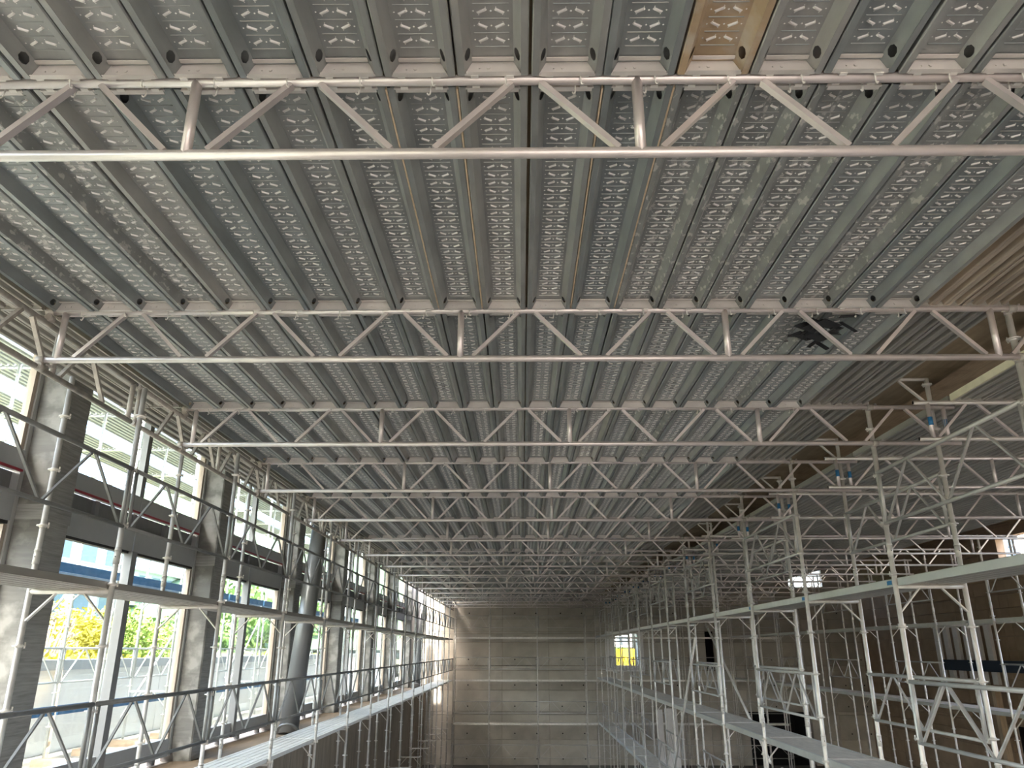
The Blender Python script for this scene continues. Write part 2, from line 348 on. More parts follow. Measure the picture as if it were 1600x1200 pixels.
PH = {0: -1.47, 1: -.45, 2: -1.48, 3: -1.6, 4: -1.48, 5: -1.46, 6: -1.6, 7: -.45, 8: -1.5, 9: -1.6, 10: -.5, 11: -1.47, 12: -1.6, 13: -.45, 14: -1.5, 15: -1.55}
for k in range(0, KMAX+1):
    o = put('lattice_girder', None, None, w(0, YK(k), 0), cat='girder', group='main lattice girders across the hall',
            label=f'silver lattice girder under the embossed planks, {ORD[k+1]} back from the front')
    lattice(o, -3.60, 4.61, PH[k], ZT, ZB, skip=(-2.46,) if k == 1 else (), n=14 if k < 3 else 8, bore=k < 5)
    if k >= 2:
        tube_part('blue_tape', o, (4.49, 0, 2.22), (4.49, 0, 2.31), .0252, 'tape_blue', 8, label='blue tape band')
for k in range(1, KMAX+1):
    o = put('lattice_girder', None, None, w(0, YK(k) - .085, .022), cat='girder', group='far-side lattice girders',
            label=f'silver lattice girder under the ribbed planks beyond the posts, {ORD[k]} back from the front')
    lattice(o, 4.14, 11.3, 6.40 if k % 2 else 6.25, ZT, ZB, n=8, bore=k < 5, ends=(.15, .12))
    tube_part('blue_tape', o, (4.29, 0, 2.20), (4.29, 0, 2.29), .0252, 'tape_blue', 8, label='blue tape band')
# girders along the window side, carrying the ends of the cross girders
for i in range(8):
    y0, y1 = 1.72 + 5.1*i, 1.72 + 5.1*(i+1) - .04
    o = put('edge_girder', None, None, w(-3.62, y0, 0), (0, 0, math.pi/2), cat='girder', group='edge girders along the windows',
            label=f'weathered lattice edge girder above the window-side posts, {ORD[i+1]} back from the front')
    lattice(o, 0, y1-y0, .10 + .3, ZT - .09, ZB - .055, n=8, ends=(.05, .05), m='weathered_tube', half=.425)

# ------------------------------------------------------------------ steel deck planks (embossed)
PW, PL = .1595, 2.43
def plank_body(m, detail):
    b = MB(); t = .064; L = PL
    ys = [0, .055, .135, L-.135, L-.055, L] if detail else [0, L]
    for sg in (-1, 1):
        X = lambda x: x*sg
        def q(pts, flip=False):
            i0 = len(b.v); b.v += [(X(p[0]), p[1], p[2]) for p in pts]; idx = list(range(i0, i0+len(pts)))
            b.face(idx if (sg > 0) != flip else idx[::-1])
        # half of the top sheet underside, lip, outer side
        q([(0,0,t),(.092,0,t),(.092,L,t),(0,L,t)], True)
        q([(.126,0,0),(PW-.005,0,0),(PW-.005,L,0),(.126,L,0)], True)
        q([(.126,0,.004),(.126,0,0),(.126,L,0),(.126,L,.004)], True)
        q([(PW-.005,0,0),(PW,0,.006),(PW,L,.006),(PW-.005,L,0)], True)
        q([(PW,0,.006),(PW,0,t+.006),(PW,L,t+.006),(PW,L,.006)], True)
        q([(0,0,t+.006),(PW,0,t+.006),(PW,L,t+.006),(0,L,t+.006)])
        # sloping web with an oval hole near each end
        wx = lambda s: (.092 + .034*s, t*(1-s) + .004*s)
        for a, c in zip(ys[:-1], ys[1:]):
            if detail and abs((c-a) - .08) < .001:
                cy = (a+c)/2; O = []; R = []
                for i in range(8):
                    an = math.pi/4*i + math.pi/8
                    O.append((.5 + .36*math.cos(an), cy + .033*math.sin(an)))
                rect = [(1, cy + .017), (.72, c), (.28, c), (0, cy + .017), (0, cy - .017), (.28, a), (.72, a), (1, cy - .017)]
                cn = {0: (1, c), 2: (0, c), 4: (0, a), 6: (1, a)}
                for i in range(8):
                    j = (i+1) % 8; ring = [rect[i]] + ([cn[i]] if i in cn else []) + [rect[j], O[j], O[i]]
                    q([(wx(s)[0], y, wx(s)[1]) for s, y in ring], True)
            else:
                q([(*[wx(0)[0]], a, wx(0)[1]), (wx(1)[0], a, wx(1)[1]), (wx(1)[0], c, wx(1)[1]), (wx(0)[0], c, wx(0)[1])], True)
    return b.mesh('deck_sheet', m)
def emboss_mesh():
    b = MB(); z = .064
    def dash(cx, cy, l, wd, an, h, mi=0):
        c, s = math.cos(an), math.sin(an); i0 = len(b.v)
        for (u, v, hh) in ((-l/2,-wd/2,0),(l/2,-wd/2,0),(l/2,wd/2,0),(-l/2,wd/2,0),(-l/2+wd*.4,-wd*.28,h),(l/2-wd*.4,-wd*.28,h),(l/2-wd*.4,wd*.28,h),(-l/2+wd*.4,wd*.28,h)):
            b.v.append((cx + u*c - v*s, cy + u*s + v*c, z - hh))
        for f in ((4,5,6,7),(0,4,7,3),(1,2,6,5),(0,1,5,4),(3,7,6,2)): b.face([i0+k for k in f][::-1], False, mi)
    def dot(cx, cy, r):
        i0 = len(b.v); b.v += [(cx-r,cy,z),(cx,cy-r,z),(cx+r,cy,z),(cx,cy+r,z),(cx,cy,z-r*.8)]
        for f in ((0,1,4),(1,2,4),(2,3,4),(3,0,4)): b.face([i0+k for k in f][::-1])
    n = 28; p = (PL-.22)/n
    for i in range(n+1):
        y = .11 + p*i
        dash(0, y, .150, .0046, 0, .0035, 1)
        if i == n: break
        yc = y + p/2; sg = 1 if i % 2 else -1
        for sx in (-1, 1): dash(sx*.037, yc, .044, .0122, sx*sg*.50, .0065)
        dot(0, yc, .005)
        for sx in (-1, 1):
            dot(sx*.073, yc, .0045); dot(sx*.022, yc - sg*.02, .003); dot(sx*.050, yc + sg*.02, .003)
    return b.mesh('embossed_pattern', 'emboss', 'plank_zinc')
def end_mesh():
    b = MB(); t = .066
    b.v += [(-.126,0,-.002),(.126,0,-.002),(.092,0,t),(-.092,0,t),(-.126,.012,-.002),(.126,.012,-.002),(.092,.012,t),(-.092,.012,t)]
    for f in ((0,1,2,3),(7,6,5,4),(0,4,5,1),(1,5,6,2),(2,6,7,3),(3,7,4,0)): b.face(list(f))
    b.box((-.118, .0, -.004), (.118, .028, -.001))
    b.box((-.094, .03, t-.012), (.094, .05, t-.006))
    b.tube((.02, .013, .03), (.02, .018, .03), .008, 6); b.tube((.06, .013, .028), (.06, .018, .028), .004, 6)
    return b.mesh('end_plate', 'end_plate')
def hook_mesh():
    # claw that curls over the chord, local origin on the chord axis, plank on +y
    b = MB(); R0, R1, wd = .0255, .031, .03; prev = None
    for i in range(8):
        an = math.radians(20 + i*22); c, s = math.cos(an), math.sin(an)
        cur = [(-wd/2, c*R0, s*R0), (wd/2, c*R0, s*R0), (wd/2, c*R1, s*R1), (-wd/2, c*R1, s*R1)]
        i0 = len(b.v); b.v += cur
        if prev is not None:
            for q in range(4): r = (q+1) % 4; b.face([prev+q, prev+r, i0+r, i0+q])
        prev = i0
    b.box((-.015, .022, .008), (.015, .045, .034)); b.box((-.017, -.044, -.012), (.017, -.026, .010))
    return b.mesh('hook', 'hook_metal')
def latch_mesh():
    b = MB(); pts = [(0, .035, .03), (0, .0, .045), (.002, -.032, .03), (.003, -.036, -.01), (.006, -.033, -.045), (.012, -.028, -.055), (.018, -.028, -.045)]
    for p, q in zip(pts[:-1], pts[1:]): b.tube(p, q, .004, 5)
    return b.mesh('latch', 'hook_metal')
EM = emboss_mesh(); EP = end_mesh(); HK = hook_mesh(); LT = latch_mesh()
BODY = {(m, d): plank_body(m, d) for m in ('plank_zinc', 'plank_zinc_splashed', 'plank_zinc_brown') for d in (True, False)}
SPL = {(0, 3), (0, 1), (0, 13), (0, 14), (0, 15), (0, 17), (1, 17), (2, 15), (3, 16)}
def where(k): return 'in front of the first girder' if k < 0 else f'behind the {ORD[k+1]} girder'
Q180 = (0, 0, math.pi)
farb = []
for k in range(-1, 16):
    for j in range(20):
        x = -3.40 + .3282*j + random.uniform(-.004, .004)
        if k == 0: x += -.006 if j <= 10 else .006
        y = YK(k) + .035; z = ZT - .008 + random.uniform(-.003, .003)
        if k > 13: farb.append((x, y, z)); continue
        m = 'plank_zinc_brown' if (k, j) in ((-1, 13),) else 'plank_zinc_splashed' if (k, j) in SPL else 'plank_zinc'
        kind = {'plank_zinc': 'galvanised', 'plank_zinc_brown': 'rust-brown', 'plank_zinc_splashed': 'cement-splashed'}[m]
        o = put('deck_plank', BODY[(m, k < 5)], None, w(x, y, z), cat='plank', group='embossed steel deck planks overhead',
                label=f'{kind} embossed deck plank, {ORD[j+1]} from the window side, {where(k)}')
        o['label'] = ' '.join(o['label'].split()[:16])
        if k < 8:
            e = put('embossed_pattern', EM, o, kind='stuff')
            e0 = put('end_plate', EP, o, (0, .002, 0)); e1 = put('end_plate', EP, o, (0, PL-.002, 0), Q180)
        if k < 4:
            for e in (e0, e1):
                for sx in (-1, 1): put('hook', HK, e, (sx*.08, -.037, .008))
                put('latch', LT, e, (.055 if e is e0 else -.045, -.037, .008))
b = MB()
for x, y, z in farb:
    b.box((x-.163, y, z+.055), (x+.163, y+PL, z+.07)); b.box((x-.163, y, z), (x-.126, y+PL, z+.055)); b.box((x+.126, y, z), (x+.163, y+PL, z+.055))
put('deck_plank', b.mesh('deck_planks', 'plank_zinc'), None, w(0, 0, 0), cat='plank', kind='stuff', label='small remote deck planks in the bays next to the far wall')
for q, j in enumerate((8, 9, 11, 12)):
    x = -3.40 + .3282*(j + .5) + (-.006 if j < 10 else .006)
    box_part('timber_batten', None, w(x - .004, YK(0) + .05, ZT - .006), w(x + .004, YK(0) + 2.44, ZT + .06), 'timber', cat='batten', group='thin timber battens between the planks',
             label=f'thin timber batten between deck planks behind the first girder, {ORD[q+1]} from the windows')
# plywood laid on the planks, seen through the gaps
for i, (y0, y1) in enumerate(((-9.7, 10.3), (10.32, 21.6), (21.62, 32.9), (32.92, 42.3))):
    box_part('plywood_sheet', None, w(-3.58, y0, ZT+.068), w(3.0, y1, ZT+.088), 'plywood', cat='plywood', label=f'plywood laid over the embossed planks, {ORD[i+1]} length back, seen through gaps')

# ------------------------------------------------------------------ ribbed planks
def ribbed(m, L=2.47, wd=.322, ribs=3):
    b = MB(); p = wd/ribs; top = []; bot = []
    for i in range(ribs):
        x = -wd/2 + p*i
        top += [(x, .058), (x + p*.40, .058), (x + p*.44, .051), (x + p*.56, .051), (x + p*.60, .058)]
        bot += [(x + .001, .003), (x + p*.05, .0), (x + p*.26, .0), (x + p*.33, .006), (x + p*.41, .040), (x + p*.50, .047), (x + p*.62, .047), (x + p*.71, .040), (x + p*.79, .006), (x + p*.86, 0.0), (x + p - .001, .003)]
    top.append((wd/2, .058))
    b.extrude(bot + top[::-1], 0, L); return b.mesh('ribbed_sheet', m)
RB = {m: ribbed(m) for m in ('ribbed_zinc', 'ribbed_zinc_brown', 'walk_zinc', 'outdoor_deck')}
def bar_end(m='end_plate'):
    b = MB(); b.box((-.158, -.02, -.010), (.158, 0, .045))
    for x in (-.1, .1): b.box((x-.018, -.06, .02), (x+.018, -.02, .045))
    return b.mesh('end_bar', m)
EB = bar_end('ribbed_zinc')
def ribbed_plank(x, y, z, m, label, group, ends=True, name='ribbed_plank'):
    o = put(name, RB[m], None, w(x, y, z), cat='plank', label=label, group=group)
    if ends: put('end_bar', EB, o, (0, 0, 0)); put('end_bar', EB, o, (0, 2.47, 0), Q180)
    return o
def rest_of(pts, m, label):
    b = MB()
    for x, y, z in pts:
        b.box((x-.16, y, z+.03), (x+.16, y+2.44, z+.05))
        for q in (-.15, -.05, .05, .12): b.box((x+q, y, z), (x+q+.03, y+2.44, z+.03))
    put('ribbed_plank', b.mesh('ribbed_sheets', m), None, w(0, 0, 0), cat='plank', kind='stuff', label=label)
far = []
for k in range(-1, 16):
    for j in range(2):
        x = 3.17 + .332*j; y = YK(k) + .014; z = ZT + .022
        lab = f'ribbed plank beside the embossed ones, {("inner", "outer")[j]} of two, {where(k)}'
        if k > 12: far.append((x, y, z))
        else: ribbed_plank(x, y, z, 'ribbed_zinc_brown' if k in (-1, 0) else 'ribbed_zinc', lab, 'ribbed planks beside the embossed planks', k < 6)
    for j in range(2):
        x = -3.83 - .332*j; y = YK(k) + .014; z = ZT + .03
        if k > 12: far.append((x, y, z))
        elif k >= 0: ribbed_plank(x, y, z, 'ribbed_zinc', f'ribbed plank over the window-side posts, {("inner", "outer")[j]} of two, {where(k)}', 'ribbed planks over the window-side posts', k < 6)
    if k >= 1:
        for j in range(16):
            x = 4.72 + .332*j; y = YK(k) - .072; z = ZT + .045
            if k > 13: far.append((x, y, z))
            else: ribbed_plank(x, y, z, 'ribbed_zinc', f'ribbed plank beyond the double posts, {ORD[j+1]} out from them, {where(k)}', 'ribbed planks beyond the double posts', k < 5)
rest_of(far, 'ribbed_zinc', 'small remote ribbed planks above the far wall')
for i, (y0, y1) in enumerate(((-1, 14), (14.02, 28), (28.02, 42.3))):
    box_part('plywood_sheet', None, w(3.0, y0, 2.80), w(4.62, y1, 2.83), 'plywood', cat='plywood', label=f'dark brown plywood strip above the double posts, {ORD[i+1]} length back')
    box_part('plywood_sheet', None, w(4.6, y0, ZT+.12), w(9.9, y1, ZT+.14), 'plywood', cat='plywood', label=f'plywood on the far-side ribbed planks, {ORD[i+1]} length back')
for k in range(1, 14):
    bar_part('edge_board', None, w(4.545, YK(k) - .05, ZT + .075), w(4.545, YK(k+1) - .09, ZT + .075), .018, .075, 'cream_beam' if k == 1 else 'ribbed_zinc', (0, 0, 1), cat='board', group='edge boards beside the ribbed planks',
             label=f'{"cream" if k == 1 else "grey"} edge board beside the ribbed planks, {where(k)}')

# ------------------------------------------------------------------ standards with collars
def collar_mesh():
    b = MB(); b.tube((0, 0, -.005), (0, 0, .005), .052, 10); b.tube((0, 0, -.016), (0, 0, .016), .030, 8)
    for i in range(2):
        c, s = math.cos(i*math.pi/2 + .5), math.sin(i*math.pi/2 + .5); b.obox((c*.042, s*.042, -.02), (c*.042, s*.042, .03), .012, .006)
    return b.mesh('collar', 'tube')
CM = collar_mesh()
def many_collars(zs, key):
    def mk():
        b = MB()
        for z in zs: b.tube((0, 0, z-.006), (0, 0, z+.006), .052, 8)
        return b.mesh('collar_rings', 'tube')
    return cached(('rings', key, len(zs), round(zs[0], 2)), mk)
def standard(x, y, z0, z1, off, label, group, near=False, r=.0242, m='tube', kind=None, cat='post', joint=.28):
    """off: height of one collar; joints every 2 m"""
    o = put('scaffold_standard', None, None, w(x, y, z0), cat=cat, label=label, group=group)
    tube_part('pole', o, (0, 0, 0), (0, 0, z1-z0), r, m, 12 if near else 6)
    n0 = math.ceil((z0 + .1 - off)/.5); zs = []
    while off + .5*n0 < z1 - .02: zs.append(off + .5*n0 - z0); n0 += 1
    if near:
        for z in zs: put('collar', CM, o, (0, 0, z), (0, 0, random.uniform(-.2, .2)))
    else: put('collars', many_collars(zs, (off, z0, z1)), o, kind='stuff')
    n0 = math.ceil((z0 + .5 - off - joint)/2)
    while off + joint + 2*n0 < z1 - .1:
        z = off + joint + 2*n0 - z0; n0 += 1
        if near:
            def mk():
                b = MB(); b.tube((0,0,-.11), (0,0,.0), r*1.16, 12); b.tube((0,0,.0), (0,0,.03), r*1.3, 12, r1=r*1.02); b.tube((0, -r*1.17, -.05), (0, -r*1.2, -.05), .006, 6, mi=1); return b.mesh('spigot_joint', m, 'dark_void')
            put('spigot_joint', cached(('joint', r, m), mk), o, (0, 0, z))
        else: tube_part('spigot_joint', o, (0, 0, z-.1), (0, 0, z+.02), r*1.2, m, 6)
    return o
for i, y in enumerate(YS):
    for x, nm in ((XLI, 'hall-side'), (XLO, 'glass-side')):
        standard(x, y, -5.5, 2.30 if x == XLI else 2.42, .53, f'galvanised post in the {nm} row along the windows, {ORD[i+1]} back from the front', f'{nm} posts along the windows', i < 4, m='backlit_post')
for k in range(0, 16):
    y = YK(k) + .055
    if k >= 1:
        standard(XRI, y, -5.5, 2.62 if k > 1 else 2.56, .72, f'galvanised post in the inner row opposite the windows, {ORD[k]} back from the front', 'inner posts opposite the windows', k < 6)
        standard(XRO, y, -5.5, 2.78, .72, f'galvanised post in the outer row opposite the windows, {ORD[k]} back from the front', 'outer posts opposite the windows', k < 6)
        # console that props the dark plywood strip
        o = put('top_console', None, None, w(XRO, y, 2.76), cat='bracket', group='consoles under the plywood strip', label=f'small triangular console on the {ORD[k]} outer post, under the plywood strip')
        tube_part('arm', o, (-.38, 0, .02), (.02, 0, .02), .02, 'tube', 6); bar_part('strut', o, (-.3, 0, .0), (-.02, 0, -.27), .02, .03, 'tube')
for i in range(11):
    y = 15.25 + 2.5*i
    for x, nm in ((10.4, 'inner'), (11.1, 'outer')):
        standard(x, y, -5.5, 2.5, .72, f'galvanised post in the {nm} row of the remote scaffold, {ORD[i+1]} back', f'remote {nm} posts', False)
for i, x in enumerate((-3.44, -1.63, .83, 3.30, 5.8, 8.3, 10.8, 13.3)):
    for y, nm in ((41.5, 'front'), (42.2, 'rear')):
        standard(x, y, -5.5, 2.4, .59, f'thin post before the far wall, {nm} row, {ORD[i+1]} from the window side', f'{nm} posts before the far wall', False)

# ------------------------------------------------------------------ lattice guardrails
def guard(p, length, axis, zt, zb, label, group, near=True, m='rail', r=.0175, off=0.0):
    o = put('lattice_guardrail', None, None, w(*p), (0, 0, math.pi/2) if axis == 'y' else None, cat='guardrail', label=label, group=group)
    L = length; n = 8 if near else 5
    tube_part('top_rail', o, (.03, off, zt), (L-.03, off, zt), r*1.15, m, n); tube_part('bottom_rail', o, (.03, off, zb), (L-.03, off, zb), r, m, n)
    for x in (.065, L-.065): tube_part('end_post', o, (x, off, zb), (x, off, zt), r, m, n)
    for i in range(4):
        a, b_ = .09 + (L-.18)*i/4, .09 + (L-.18)*(i+1)/4
        p0, p1 = (a, off, zb), (b_, off, zt)
        if i % 2: p0, p1 = (a, off, zt), (b_, off, zb)
        bar_part('diagonal', o, (p0[0]+.012, p0[1], p0[2]), (p1[0]-.012, p1[1], p1[2]), .017, .021, m, (0, 1, 0))
    return o
for i in range(-1, 14):
    y = YS[0] + 2.5*i; L = 2.5 if i < 13 else 41.5 - y
    for zt, zb, nm in ((-.42, -.95, 'lower'), (1.53, 1.02, 'upper')):
        guard((XLI + .02, y, 0), L, 'y', zt, zb, f'zigzag guardrail along the windows, {nm} of two, {ORD[i+2]} bay back', f'{nm} guardrails along the windows', i < 5, 'backlit_rail')
for k in range(1, 15):
    y = YK(k) + .055
    if k % 2: xs = (XRI,)
    else: xs = (XRO,)
    for x in xs:
        for zt, zb, nm in ((-.28, -.81, 'lower'), (1.74, 1.22, 'upper'), (-2.28, -2.8, 'lowest')):
            if nm == 'lowest' and k < 4: continue
            guard((x - .02, y, 0), 2.5, 'y', zt, zb, f'zigzag guardrail opposite the windows, {nm}, {"inner" if x == XRI else "outer"} row, {ORD[k]} bay back', 'guardrails opposite the windows', k < 6)
for i, (a, b_) in enumerate(((-3.44, -1.63), (-1.63, .83), (.83, 3.3), (3.3, 5.8), (5.8, 8.3), (8.3, 10.8), (10.8, 13.3))):
    for zt, zb, nm in ((1.68, 1.1, 'top'), (-.35, -.9, 'second'), (-2.43, -2.97, 'third'), (-4.41, -4.99, 'lowest')):
        guard((a, 41.47, 0), b_-a, 'x', zt, zb, f'thin guardrail before the far wall, {nm} row, {ORD[i+1]} bay from the windows', 'guardrails before the far wall', False)
for i in range(10):
    y = 15.25 + 2.5*i
    if i % 2 == 0:
        for zt, zb, nm in ((-.28, -.81, 'lower'), (1.74, 1.22, 'upper')):
            guard((10.4, y, 0), 2.5, 'y', zt, zb, f'zigzag guardrail on the remote scaffold, {nm}, {ORD[i+1]} bay back', 'remote guardrails', False)

# ------------------------------------------------------------------ transoms with knee braces, walkways
def transom(x0, x1, y, z, label, group, m='tube', near=True):
    o = put('transom_bracket', None, None, w(x0, y, z), cat='bracket', label=label, group=group)
    L = x1-x0; tube_part('bearer', o, (0, 0, 0), (L, 0, 0), .022, m, 8 if near else 5)
    for a, b_ in ((.015, .23), (L-.015, L-.23)):
        bar_part('knee_brace', o, (a, 0, -.24), (b_, 0, -.015), .012, .036, m, (0, 1, 0))
for i, y in enumerate([YS[0]-2.5] + YS):
    for z, nm in ((.47, 'upper'), (-1.50, 'lower'), (-3.5, 'lowest')):
        if nm == 'lowest' and i < 5: continue
        transom(XLO, XLI, y, z, f'bearer with two knee braces on the window-side posts, {nm} walkway, {ORD[i+1]} back', f'{nm} window-side bearers', near=i < 5)
for k in range(1, 16):
    y = YK(k) + .055
    for z, nm in ((.60, 'upper'), (-1.33, 'lower'), (-3.35, 'lowest')):
        if nm == 'lowest' and k < 4: continue
        transom(XRI, XRO, y, z, f'bearer with two knee braces opposite the windows, {nm} walkway, {ORD[k]} back', f'{nm} bearers opposite the windows', near=k < 6)
for i in range(11):
    for z, nm in ((.60, 'upper'), (-1.33, 'lower')):
        transom(10.4, 11.1, 15.25 + 2.5*i, z, f'bearer with knee braces on the remote scaffold, {nm} walkway, {ORD[i+1]} back', f'remote {nm} bearers', near=False)
def walk(x, y, z, m, label, group, L=2.5, ends=False):
    o = ribbed_plank(x, y + .015, z, m, label, group, ends, 'walkway_plank')
for i in range(-1, 14):
    y = YS[0] + 2.5*i
    for j, x in enumerate((-3.69, -4.02)):
        s = ('hall-side', 'glass-side')[j]
        walk(x, y, .492, 'ribbed_zinc', f'ribbed walkway plank along the windows, upper level, {s} of two, {ORD[i+2]} bay back', 'upper window-side walkway planks', ends=i < 4)
        walk(x, y, -1.478, 'walk_zinc', f'pale walkway plank along the windows, lower level, {s} of two, {ORD[i+2]} bay back', 'lower window-side walkway planks', ends=i < 4)
def ply_panel():
    b = MB(); b.box((-.29, 0, .02), (.29, 2.44, .045), 0); return b.mesh('panel_board', 'deck_ply')
PB = ply_panel()
def deck_panel(x, y, z, label, group):
    o = put('deck_platform', PB, None, w(x, y + .03, z), cat='deck', label=label, group=group)
    for sx in (-1, 1): box_part('side_rail', o, (sx*.305-.015, 0, -.035), (sx*.305+.015, 2.44, .05), 'alu_edge')
    for yy in (0, 2.41): box_part('end_rail', o, (-.29, yy, -.02), (.29, yy+.03, .048), 'end_plate')
for k in range(0, 15):
    y = YK(k) + .055
    if k >= 1: deck_panel(4.06, y, -1.30, f'brown plywood deck panel opposite the windows, lower walkway, {ORD[k]} back', 'lower plywood deck panels')
    for j, x in enumerate((3.90, 4.22)):
        o = ribbed_plank(x, y + .03, .625, 'ribbed_zinc', f'steel walkway plank opposite the windows, upper level, {("inner", "outer")[j]} of two, {ORD[k+1]} back', 'upper walkway planks opposite the windows', k < 6, 'walkway_plank')
        if j == 0: box_part('side_rail', o, (-.17, 0, -.02), (-.160, 2.44, .052), 'alu_edge')
        if j == 0 and k in (2, 3, 4): box_part('blue_sticker', o, (-.174, .06, .0), (-.168, .16, .04), 'tape_blue', label='blue sticker')
    if k >= 6: deck_panel(4.06, y, -3.32, f'brown plywood deck panel opposite the windows, lowest walkway, {ORD[k]} back', 'lowest plywood deck panels')
for i in range(10):
    y = 15.25 + 2.5*i
    for z, nm in ((.62, 'upper'), (-1.30, 'lower')):
        deck_panel(10.75, y, z, f'deck panel of the remote scaffold, {nm} walkway, {ORD[i+1]} back', f'remote {nm} deck panels')
for i, (a, b_) in enumerate(((-3.44, -1.63), (-1.63, .83), (.83, 3.3), (3.3, 5.8), (5.8, 8.3), (8.3, 10.8), (10.8, 13.3))):
    for z, nm in ((.57, 'top'), (-1.48, 'middle'), (-3.5, 'lowest')):
        o = put('walkway_plank', None, None, w(a, 41.5, z), cat='plank', group='walkways before the far wall', label=f'thin bright walkway before the far wall, {nm} level, {ORD[i+1]} bay from the windows')
        box_part('deck', o, (.04, .03, 0), (b_-a-.04, .64, .05), 'walk_zinc'); box_part('toe_rail', o, (.04, .0, -.01), (b_-a-.04, .03, .07), 'tube')
# couplers where the girders are clamped
def coupler_mesh():
    b = MB(); b.tube((0, 0, -.03), (0, 0, .03), .030, 10); b.tube((-.03, -.05, 0), (.03, -.05, 0), .030, 10)
    b.box((-.02, -.05, -.02), (.02, 0, .02)); b.tube((.04, -.02, .02), (.09, -.02, .035), .007, 6); b.box((.07, -.032, .02), (.086, -.008, .05)); b.tube((-.045, -.06, -.02), (-.085, -.06, -.03), .007, 6)
    return b.mesh('coupler', 'weathered_tube')
CP = coupler_mesh()
for k in range(1, 9):
    for z, nm in ((ZT, 'top'), (ZB, 'bottom')):
        put('scaffold_coupler', CP, None, w(XRI, YK(k) + .052, z), None, f'steel coupler clamping the {ORD[k+1]} girder to its inner post, {nm} chord', 'coupler', 'couplers on the inner posts')
        put('scaffold_coupler', CP, None, w(-3.60, YK(k), z), (math.pi/2, 0, math.pi/2), f'steel coupler at the window-side end of the {ORD[k+1]} girder, {nm} chord', 'coupler', 'couplers on the edge girders')
# diagonal brace tubes
for p, q, lab in (((3.66, 17.0, .25), (3.66, 21.3, -3.5), 'long diagonal brace tube leaning along the inner posts'), ((4.45, 19.4, .6), (4.45, 15.2, -1.9), 'diagonal brace tube along the outer posts, sloping the other way'),
                  ((4.46, 14.6, -1.9), (4.46, 12.9, -3.4), 'short diagonal brace tube below the lower walkway')):
    tube_part('brace_tube', None, w(*p), w(*q), .0242, 'tube', 8, cat='brace', label=lab)

# ------------------------------------------------------------------ odds and ends in the hall
def nest():
    b = MB()
    for i in range(26):
        a = random.uniform(0, 6.28); x, y = random.gauss(0, .09), random.gauss(0, .16); l = random.uniform(.08, .24)
        p0 = (x, y, random.uniform(-.02, .0)); p1 = (x + math.cos(a)*l, y + math.sin(a)*l*.6, random.uniform(-.07, .0))
        b.obox(p0, p1, random.uniform(.02, .06), .006)
    for i in range(5):
        x, y = random.gauss(0, .06), random.gauss(0, .10); b.obox((x-.09, y-.05, -.012*i-.006), (x+.08, y+.06, -.012*i-.01), .10, .004)
    return b.mesh('plastic_scrap', 'black_plastic')
put('plastic_scrap', nest(), None, w(2.36, 5.62, ZT - .022), None, 'torn black plastic scrap hanging under the deck behind the second girder', 'scrap')
o = put('white_board', None, None, w(6.3, 38.6, -5.5), (math.radians(-6), 0, .1), label='two pale boards leaning in the far corner behind the posts', cat='board')
box_part('sheet', o, (0, 0, .6), (.32, .03, 2.9), 'white_paint'); box_part('sheet', o, (.42, 0, .4), (1.0, .03, 2.95), 'white_paint')
o = put('slatted_screen', None, None, w(17.6, 30.5, -1.2), (0, 0, 0), label='pale upright bars of a screen on the far-side wall', cat='screen')
for i in range(6): box_part('upright', o, (0, .75*i, 0), (.12, .75*i+.34, 2.1), 'white_paint')
box_part('head_rail', o, (0, -.1, 2.1), (.14, 4.2, 2.25), 'white_paint')
o = box_part('blue_beam', None, w(17.5, 18, -.75), w(17.75, 34, -.35), 'navy', cat='beam', label='long dark navy beam along the far-side wall')
for i in range(4):
    box_part('timber_post', None, w(17.4, 21.2 + 3.1*i, -5.5), w(17.62, 21.42 + 3.1*i, -1.3), 'timber', cat='post', group='timber posts along the far-side wall', label=f'brown timber post by the far-side wall, {ORD[i+1]} back')

# ------------------------------------------------------------------ outside the glazing: terrace, scaffold, planting, buildings
shell('terrace', (-8.2, -20, -1.85), (-5.6, 60, -1.69), 'terrace', 'dusty terrace floor outside the windows')
pp = put('parapet', None, None, w(-8.3, 0, -1.69), kind='structure', label='white panelled parapet wall with grey coping outside the windows', cat='wall')
for i in range(22): box_part('panel', pp, (-.12, -4 + 2.5*i, 0), (.1 + .01*(i % 2), -4 + 2.5*i + 2.49, 1.35), 'white_render')
for i in range(22): box_part('coping', pp, (-.16, -4 + 2.5*i, 1.35), (.16, -4 + 2.5*i + 2.495, 1.52), 'grey_cap')
def ground_mesh():
    b = MB(); xs = [-8.4, -11, -16, -26, -45, -90]; zs = [-.9, -.7, -.4, .2, 1.5, 6]
    ys = [-30, 0, 20, 40, 70, 120]
    for y in ys: b.v += [(x, y, z + (.6*math.sin(y*.11 + x*.2) if x < -15 else 0)) for x, z in zip(xs, zs)]
    n = len(xs)
    for i in range(len(ys)-1):
        for j in range(n-1): b.face([i*n+j, (i+1)*n+j, (i+1)*n+j+1, i*n+j+1], True)
    return b.mesh('garden_ground', 'grass')
put('garden_ground', ground_mesh(), None, w(0, 0, 0), kind='structure', label='sloping green ground beyond the parapet', cat='ground')
shell('yard', (-60, -70, -5.9), (60, -10, -5.6), 'yard', 'pale gravel yard outside the unseen opening added behind the viewer')
shell('yard_far', (-20, FW+3.2, -2.6), (40, 90, -2.4), 'yard', 'pale ground outside the far wall')
shell('yard_side', (18.6, -20, -2.6), (60, FW+3, -2.4), 'yard', 'pale ground outside the far-side wall')
